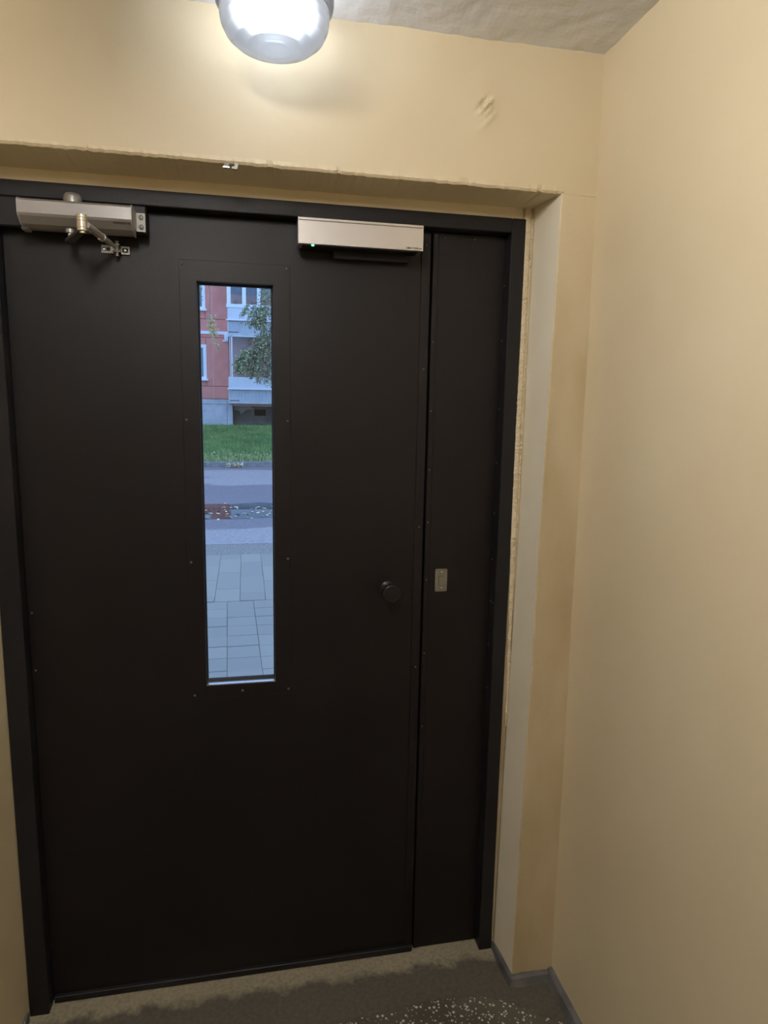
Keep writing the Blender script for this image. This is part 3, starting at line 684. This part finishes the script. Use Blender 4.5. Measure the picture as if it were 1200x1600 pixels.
for j in range(11):          # square slabs laid in rows near the door
    cy = 4.300 - P_*(j+0.5)
    for i in range(-6, 8):
        x0 = 0.372 + 0.030*(4.3-cy); slab(x0 + P_*(i+0.5), cy, P_, P_, 0.03)
far_off = {}
for i in range(-6, 8):       # long slabs laid lengthwise and staggered
    x0 = 0.255 + 0.229*i; y = 4.312
    first = {0: 0.42, 1: 0.24, 2: 0.68, -1: 0.14}.get(i, random.choice((0.2, 0.42, 0.6)))
    L_ = first
    while y < 6.2:
        l = min(L_, 6.24-y)
        if l > 0.05: slab(x0+0.1145-0.007*(y-4.3), y+l/2, 0.229, l, 0.007)
        y += l; L_ = 0.63
tag(obj('gravel_strip', nbox(-6, 7, 6.24, 6.86, ZG-0.3, ZG-0.004), GRAVEL), 'narrow gravel strip between pavement and asphalt', 'gravel', kind='structure')
tag(obj('road', nbox(-9, 10, 6.86, 17.45, ZG-0.3, ZG), ASPHALT), 'patchy wet asphalt road outside', 'road', kind='structure')
bm = bmesh.new(); pts = []
for k in range(90):
    t = 2*math.pi*k/90; x = 0.9+3.6*math.cos(t); y = 9.60+0.82*math.sin(t)*(abs(math.sin(t))**-0.35 if abs(math.sin(t)) > 0.05 else 1)
    pts.append((x + 0.25*nz(math.cos(t), math.sin(t), 0, 3), y + 0.16*nz(math.cos(t)*4, math.sin(t), 5, 2.2)))
prism(bm, pts, 'z', ZG-0.001, ZG+0.003)
tag(obj('puddle', bm, WATER), 'long rain puddle on the road mirroring the red house', 'puddle', kind='structure')

kb = empty('kerb', (0, 17.45, ZG)); tag(kb, 'row of grey concrete kerb stones along the lawn', 'kerb', kind='structure')
for i in range(-6, 8):
    o = obj('kerb_stone', nbox(-0.496, 0.496, 0, 0.14, -0.05, 0.15, bev=0.012), KERBM, kb); o.location = (0.40+0.5+i, random.uniform(-.008, .008), random.uniform(-.004, .004))

def lawn_z(y): return -0.012 + 0.735*max(0, (y-17.55))/(24.9-17.55)
bm = bmesh.new()
grid(bm, lambda u, v: (-9+19*u, 17.55+8.2*v, lawn_z(17.55+8.2*v) + 0.02*nz(u*19, v*8, 0, 1.5)), 40, 24)
tag(obj('lawn_ground', bm, SOIL), 'sloping ground of the lawn before the red house', 'lawn', kind='structure')
bm = bmesh.new(); rg = random.Random(3)
for k in range(34000):
    y = 17.58+7.3*rg.random()**1.0; x = rg.uniform(-2.6, 3.2); z = lawn_z(y)
    h = rg.uniform(0.05, 0.13)*(1.25 if y > 24.3 else 1); a = rg.uniform(0, math.pi); w = rg.uniform(0.010, 0.020)
    dx, dy = math.cos(a)*w, math.sin(a)*w; lx, ly = rg.uniform(-.05, .05), rg.uniform(-.05, .05)
    f_ = bm.faces.new([bm.verts.new(p) for p in ((x-dx, y-dy, z-0.01), (x+dx, y+dy, z-0.01), (x+lx, y+ly, z+h))])
    pale = 0.05 + (0.30 if y < 18.6 else 0) + (0.10 if y > 24.2 else 0)
    f_.material_index = 1 if rg.random() < pale else 0
tag(obj('grass', bm, [GRASS1, GRASS2]), 'green grass with straw tips on the slope before the house', 'grass', kind='stuff')

# ================================================================== OUTSIDE: APARTMENT HOUSE
YW, YBL = 25.3, 24.4
hs = empty('apartment_house', (0, YW, 0.7)); tag(hs, 'red panel apartment house with white balconies across the road', 'building')
def inh(o): return inl(o, hs)
def hpart(name, m, *a, parent=None, **k):
    o = obj(name, nbox(*a, **k), m, parent or hs)
    if parent is None: inh(o)
    return o
hpart('core', MORTAR, -9, 10, YW+0.06, YW+0.12, 1.5, 12.2)
hpart('inner_block', DARK, -9, 10, YW+2.6, YW+9, 0.4, 12.0)
hpart('roof', ROOFM, -9.2, 10.2, YW-0.25, YW+9.2, 12.2, 12.45)
BX0, BX1 = -0.15, 1.60
# facade panels, leaving the window openings free
G = 0.014
def panel(x0, x1, z0, z1, m=RED): return hpart('wall_panel', m, x0+G, x1-G, YW, YW+0.06, z0+G*0.8, z1-G*0.8, bev=0.006)
WXL, WX0, WZ0, WZ1 = -2.35, -1.00, 2.50, 3.78      # lower window opening
ST = 2.50
rows = [(1.765, 2.247), (2.247, 4.07), (4.07, 4.75), (4.75, 6.57), (6.57, 7.25), (7.25, 9.07), (9.07, 9.75), (9.75, 12.2)]
for z0, z1 in rows:
    tall = z1-z0 > 1.2
    cols = [(-9, -6), (-6, -3.6), (-0.735, BX0+0.02), (BX1-0.02, 2.2), (2.2, 5), (5, 7.5), (7.5, 10)]
    for x0, x1 in cols: panel(x0, x1, z0, z1)
    if not tall: panel(-3.6, -0.735, z0, z1)
    else:
        wz0 = z0+0.253 + (0.09 if z0 > 4 else 0); wz1 = min(z1-0.29, wz0+1.28)
        panel(-3.6, WXL, z0, z1); panel(WX0, -0.735, z0, z1); panel(WXL-G, WX0+G, z0, wz0); panel(WXL-G, WX0+G, wz1, z1)
        # window of two casements
        w = hpart('window', WHITE, WX0-0.10, WX0+0.02, YW-0.01, YW+0.08, wz0-0.01, wz1+0.02)
        for bx in ((WXL, WXL+0.10, wz0, wz1), (WXL+0.10, WX0-0.10, wz0, wz0+0.10), (WXL+0.10, WX0-0.10, wz1-0.10, wz1+0.02), (-1.72, -1.60, wz0+0.10, wz1-0.10)):
            o = obj('frame_bar', nbox(bx[0], bx[1], YW-0.01, YW+0.08, bx[2], bx[3]), WHITE, w)
            o.location = (0, 0, 0)
        o = obj('sill', nbox(WXL-0.08, WX0+0.08, YW-0.12, YW+0.02, wz0-0.06, wz0+0.012, bev=0.01), WHITE, w)
        o = obj('pane', nbox(WXL+0.05, WX0-0.05, YW+0.03, YW+0.04, wz0+0.05, wz1-0.05), HOUSEPANE, w)
        o = obj('curtain', nbox(WXL+0.05, WX0-0.05, YW+0.050, YW+0.056, wz0+0.05, wz1-0.05), CURTAIN, w)
hpart('joint_strip', MORTAR, -0.75, -0.72, YW-0.004, YW+0.06, 1.77, 12.1)
for k in range(4):
    z = 4.195 + k*ST; hpart('string_band', WHITE, -9, BX0-0.02, YW-0.04, YW+0.02, z, z+0.11)
    hpart('string_band', WHITE, BX1+0.02, 10, YW-0.04, YW+0.02, z, z+0.11)
hpart('bracket', WHITE, -0.30, -0.155, YW-0.10, YW+0.01, 3.97, 4.20); hpart('bracket', WHITE, -0.36, -0.155, YW-0.06, YW+0.01, 3.93, 3.985)
# plinth
for x0, x1 in ((-9, -6), (-6, -3), (-3, -0.244), (-0.244, -0.03), (1.48, 1.75), (1.75, 5), (5, 10)):
    for z0, z1 in ((0.2, 1.562), (1.562, 1.75)): hpart('plinth_panel', PLINTH, x0+0.006, x1-0.006, YW+0.01, YW+0.10, z0+0.006, z1-0.006, bev=0.004)
# niche under the balcony
hpart('niche_back', NICHE, -0.05, 0.80, YW+0.78, YW+0.85, 0.3, 1.75)
hpart('niche_back', NICHE, 1.26, 1.50, YW+0.78, YW+0.85, 0.3, 1.75)
hpart('niche_back', NICHE, 0.80, 1.26, YW+0.78, YW+0.85, 0.3, 1.13); hpart('niche_back', NICHE, 0.80, 1.26, YW+0.78, YW+0.85, 1.385, 1.75)
hpart('niche_side', NICHE, -0.09, -0.03, YW+0.05, YW+0.85, 0.3, 1.75); hpart('niche_side', NICHE, 1.48, 1.54, YW+0.05, YW+0.85, 0.3, 1.75)
hpart('vent_opening', HOLE, 0.78, 1.28, YW+0.95, YW+1.0, 1.1, 1.4)
bm = bmesh.new(); prism(bm, [(0.02, 1.56), (0.62, 1.52), (0.82, 1.39), (0.50, 1.36), (0.25, 1.18), (0.23, 1.30), (0.0, 1.36)], 'y', YW+0.55, YW+0.75)
inh(obj('stair_soffit', bm, mat('dusty_concrete', (0.40, 0.34, 0.29), (0.48, 0.42, 0.37), scale=4, rough=0.95), hs))
hpart('niche_floor', NICHE, -0.05, 1.52, YW+0.05, YW+0.85, 0.5, 0.62)
# balconies, three storeys of them
def corrugated(x0, x1, y, z0, z1, pitch=0.058):
    bm = bmesh.new(); n = int((x1-x0)/pitch*4); A = []
    prof_ = (0, 0.020, 0.020, 0)
    for i in range(n+1):
        x = x0+(x1-x0)*i/n; yy = y-prof_[i % 4]; A.append((bm.verts.new((x, yy, z0)), bm.verts.new((x, yy, z1)), bm.verts.new((x, yy+0.012, z0)), bm.verts.new((x, yy+0.012, z1))))
    for a_, b_ in zip(A, A[1:]):
        bm.faces.new((a_[0], b_[0], b_[1], a_[1])); bm.faces.new((a_[2], a_[3], b_[3], b_[2])); bm.faces.new((a_[1], b_[1], b_[3], a_[3])); bm.faces.new((a_[0], a_[2], b_[2], b_[0]))
    return bm
for k in range(4):
    z = 1.60 + ST*k
    bl = hpart('balcony', PLINTH, BX0, BX1, YBL-0.02, YW+0.9, z, z+0.09, bev=0.01)
    def bp_(name, m, *a, **kk): return obj(name, nbox(*a, **kk), m, bl)
    obj('corrugated_sheet', corrugated(BX0+0.03, BX1-0.03, YBL+0.02, z+0.095, z+0.51), CORR, bl)
    bp_('apron_sheet', APRON, BX0+0.02, BX1-0.02, YBL-0.05, YBL-0.02, z+0.565, z+0.985, bev=0.004)
    bp_('ledge', WHITE, BX0-0.05, BX1+0.05, YBL-0.09, YBL+0.03, z+0.525, z+0.565)
    bp_('side_sheet', APRON, BX0, BX0+0.03, YBL, YW, z+0.09, z+0.985); bp_('side_sheet', APRON, BX1-0.03, BX1, YBL, YW, z+0.09, z+0.985)
    obj('back_wall', nbox(BX0, BX1, YW+0.85, YW+0.9, z+0.09, z+ST), DARK, bl)
    bp_('scupper', DARK, BX0+0.04, BX0+0.40, YBL-0.012, YBL+0.0, z+0.10, z+0.125)
    if k == 0:
        bp_('post', APRON, BX0+0.06, BX0+0.085, YBL-0.04, YBL+0.02, z+0.985, z+ST-0.02); bp_('post', WHITE, BX0+0.12, BX0+0.165, YBL-0.04, YBL+0.02, z+0.985, z+ST-0.02)
        bp_('post', WHITE, BX1-0.20, BX1-0.15, YBL-0.04, YBL+0.02, z+0.985, z+ST-0.02)
        bp_('top_rail', APRON, BX0, BX1, YBL-0.04, YBL+0.02, z+ST-0.05, z+ST)
        bp_('loggia_pane', HOUSEPANE, BX0+0.12, BX1-0.15, YBL-0.012, YBL-0.004, z+0.985, z+ST-0.05)
    else:
        bp_('window_rail', WHITE, BX0-0.03, BX1, YBL-0.07, YBL+0.01, z+0.985, z+1.115, bev=0.006)
        bp_('window_rail', WHITE, BX0-0.03, BX1, YBL-0.07, YBL+0.01, z+ST-0.14, z+ST-0.01)
        for x0, x1 in ((BX0-0.005, BX0+0.135), (0.394, 0.534), (0.933, 1.069), (1.47, 1.60)):
            bp_('mullion', WHITE, x0, x1, YBL-0.066, YBL+0.006, z+1.10, z+ST-0.10, bev=0.006)
        for x0, x1 in ((BX0+0.13, 0.394), (0.534, 0.933), (1.069, 1.47)):
            bp_('pane', HOUSEPANE, x0-0.01, x1+0.01, YBL-0.03, YBL-0.02, z+1.10, z+ST-0.12)
            bp_('blind', BLIND, x0, x1, YBL+0.06, YBL+0.07, z+1.46, z+ST-0.12)
        bp_('inner_sill', APRON, BX0+0.03, BX1-0.03, YBL+0.02, YBL+0.25, z+1.04, z+1.075)
for o in hs.children:
    for c in o.children:
        c.location = Vector((0, 0, 0))

def flower(x, z, label):
    t = empty('potted_flower', (x, YBL+0.14, z)); tag(t, label, 'plant', 'flowers on the upper balcony sill')
    obj('pot', lathe(bmesh.new(), [(0, 0), (0.045, 0), (0.06, 0.09), (0.0, 0.09)], n=12), TERRA, t)
    bm = bmesh.new()
    for k in range(44):
        a = random.uniform(0, 6.28); r_ = random.uniform(0, 0.14); c = Vector((r_*math.cos(a), 0.5*r_*math.sin(a), random.uniform(0.08, 0.19)))
        e1 = Vector((random.uniform(-1, 1), random.uniform(-1, 1), random.uniform(-1, 1))).normalized()*0.022; e2 = e1.orthogonal().normalized()*0.016
        f_ = bm.faces.new([bm.verts.new(c+v) for v in (e1, e2, -e1, -e2)]); f_.material_index = k % 3 == 0
    obj('blossoms', bm, [PETAL, LEAF1], t)['kind'] = 'stuff'
flower(0.16, 5.175, 'peach flowers in a pot behind the left upper balcony pane')
flower(0.74, 5.175, 'pale flowers in a pot behind the second upper balcony pane')

# ================================================================== OUTSIDE: TREES
def leaf_face(bm, c, size, rg, mi):
    d = Vector((rg.uniform(-1, 1), rg.uniform(-1, 1), rg.uniform(-1.2, 0.3))).normalized(); n = Vector((rg.uniform(-1, 1), rg.uniform(-1, 0.2), rg.uniform(-0.5, 1))).normalized()
    s = d.cross(n)
    if s.length < 0.05: return
    s = s.normalized()*size*0.36
    vs = [bm.verts.new(c+v) for v in (-d*size*0.5, s-d*size*0.08, d*size*0.5, -s-d*size*0.08)]
    f_ = bm.faces.new(vs); f_.material_index = mi

def tree(name, label, base, height, limbs, strands, mats, rg, pale=0.3, size=0.05):
    t = empty(name, base); tag(t, label, 'tree', 'birch trees before the red house')
    B = Vector(base); bm = bmesh.new(); p = Vector((0, 0, -0.1)); r_ = 0.13
    for k in range(8):
        q = p + Vector((rg.uniform(-.05, .05), rg.uniform(-.05, .05), height/8)); cyl(bm, p, q, r_, r_*0.86, 12, cap=False); p = q; r_ *= 0.86
    obj('trunk', bm, BARK, t, smooth=True)
    for a_, b_, c_ in limbs:
        bm = bmesh.new(); prev = Vector(a_)-B
        for k in range(1, 9):
            s = k/8; q = (Vector(a_)-B)*(1-s)**2 + (Vector(b_)-B)*2*s*(1-s) + (Vector(c_)-B)*s*s
            cyl(bm, prev, q, 0.05*(1-(k-1)/9), 0.05*(1-k/9), 8, cap=False); prev = q
        obj('branch', bm, TWIG, t, smooth=True)
    bt = bmesh.new(); bl = bmesh.new()
    for (x, y, z1), (x2, y2, z0), n in strands:
        prev = None; m = 10
        for k in range(m+1):
            s = k/m; q = Vector((x+(x2-x)*s**1.6 + rg.uniform(-.02, .02), y+(y2-y)*s, z1+(z0-z1)*s)) - B
            if prev: cyl(bt, prev, q, 0.005, 0.004, 4, cap=False)
            prev = q
        for k in range(n):
            s = rg.random(); c = Vector((x+(x2-x)*s**1.6+rg.gauss(0, 0.055), y+(y2-y)*s+rg.gauss(0, 0.08), z1+(z0-z1)*s+rg.gauss(0, 0.03))) - B
            leaf_face(bl, c, size*rg.uniform(0.7, 1.25), rg, 1 if rg.random() < pale else 0)
    o = obj('twigs', bt, TWIG, t); o['kind'] = 'stuff'
    o = obj('foliage', bl, mats, t); o['kind'] = 'stuff'
    return t

rg = random.Random(11); S_ = []
for k in range(46):      # right side, hanging all the way down
    x = rg.uniform(0.98, 3.0); S_.append(((x, 21+rg.uniform(-.6, .6), rg.uniform(5.2, 6.3)), (x+rg.uniform(-.15, .1), 21+rg.uniform(-.6, .6), rg.uniform(2.2, 3.3)), 150))
for k in range(16):      # upper spray reaching left
    x = rg.uniform(0.32, 1.05); S_.append(((x+0.2, 21+rg.uniform(-.5, .5), 4.72-0.1*abs(x-0.5)+rg.uniform(-.08, .08)), (x, 21+rg.uniform(-.5, .5), 4.45-0.42*min(1, max(0, (x-0.2)/0.6))+rg.uniform(-.1, .1)), 85))
for k in range(46):      # lower curtain
    x = rg.uniform(0.14, 1.5); zt = min(4.0, 3.0+1.2*(x-0.1))
    S_.append(((x+0.15, 21+rg.uniform(-.5, .5), zt+rg.uniform(-.15, .1)), (x, 21+rg.uniform(-.5, .5), 2.66-0.38*min(1, x/0.9)+rg.uniform(-.12, .25)), 120))
tree('birch_tree', 'large green birch hanging over the white balconies', (3.6, 21.3, 0.33), 7.5,
     [((3.6, 21.3, 3.6), (2.4, 21.1, 5.4), (0.6, 21, 4.75)), ((3.6, 21.3, 2.9), (2.2, 21, 4.6), (0.4, 21, 3.35)), ((3.6, 21.3, 4.4), (2.6, 21, 6.6), (1.0, 21, 5.9))],
     S_, [LEAF1, LEAF2], rg, 0.34, 0.066)
S2 = []
for k in range(10):
    x = rg.uniform(-1.6, -0.84); S2.append(((x-0.05, 20.8+rg.uniform(-.3, .3), 6.0), (x, 20.8+rg.uniform(-.3, .3), rg.uniform(4.35, 4.8)), 80))
tree('birch_tree', 'pale green birch twigs hanging beside the upper left window', (-3.4, 20.8, 0.3), 7.0,
     [((-3.4, 20.8, 4.3), (-2.4, 20.8, 6.2), (-0.9, 20.8, 6.0))], S2, [LEAF1, LEAF2], rg, 0.45, 0.058)
S3 = [((-0.50, 19, 5.8), (-0.47, 19, 4.1), 0), ((-0.49, 19, 4.12), (-0.38, 19, 3.55), 150), ((-0.42, 19, 4.1), (-0.25, 19, 3.12), 100), ((-0.47, 19.1, 4.05), (-0.42, 19, 3.6), 90)]
tree('birch_tree', 'thin yellowing birch twig hanging before the red wall', (-2.6, 19.0, 0.12), 6.4,
     [((-2.6, 19, 4.0), (-1.6, 19, 6.3), (-0.5, 19, 5.8))], S3, [LEAFY, LEAF2], rg, 0.25, 0.062)

# ================================================================== FALLEN LEAVES
def unit_leaf(k):
    bm = bmesh.new(); pts = [(-.5, 0, 0), (-.2, .24, .05), (.2, .2, .03), (.5, 0, .06), (.2, -.2, .02), (-.2, -.24, .06)]
    vs = [bm.verts.new(p) for p in pts]; c = bm.verts.new((0, 0, -.02))
    for i in range(6): bm.faces.new((vs[i], vs[(i+1) % 6], c))
    me = bpy.data.meshes.new('fallen_leaf'); bm.to_mesh(me); bm.free(); me.materials.append(FALLEN); return me
ULEAF = unit_leaf(0)
LAID = []
def fallen(spot, s, label, group, k=0.62):
    # try spots until one is clear of the leaves already laid
    for _ in range(300):
        x, y, z = spot()
        if all((x-a)**2+(y-b)**2 > (k*(s+q))**2 or abs(z-c) > 0.08*(s+q) for a, b, c, q in LAID): break
    else: return
    LAID.append((x, y, z, s))
    o = bpy.data.objects.new('fallen_leaf', ULEAF); COL.objects.link(o); o.location = (x, y, z); o.scale = (s, s, s)
    o.rotation_euler = (random.uniform(-.2, .2), random.uniform(-.2, .2), random.uniform(0, 6.28)); tag(o, label, 'leaf', group)
def on_puddle():
    x = random.uniform(-0.6, 1.5)
    if x < 0.1 and random.random() < 0.4: x += 0.9
    return x, random.choice((random.gauss(9.85, 0.22), random.gauss(9.15, 0.22))), ZG+0.006
def in_heap():
    k = random.randrange(5); return random.gauss(0.20, 0.10), 17.34+random.uniform(-.12, .04), ZG+0.016+0.024*k
def in_grass():
    y = random.uniform(17.65, 18.7); return random.uniform(-0.8, 1.5), y, lawn_z(y)+0.11
for k in range(64): fallen(on_puddle, random.uniform(0.05, 0.10), 'yellow fallen leaf floating on the road puddle', 'fallen leaves on the puddle')
for k in range(40): fallen(in_heap, random.uniform(0.09, 0.14), 'yellow fallen leaf in the heap against the kerb', 'fallen leaves heaped at the kerb', 0.36)
for k in range(34): fallen(in_grass, random.uniform(0.05, 0.09), 'pale fallen leaf in the grass edge above the kerb', 'fallen leaves in the grass')
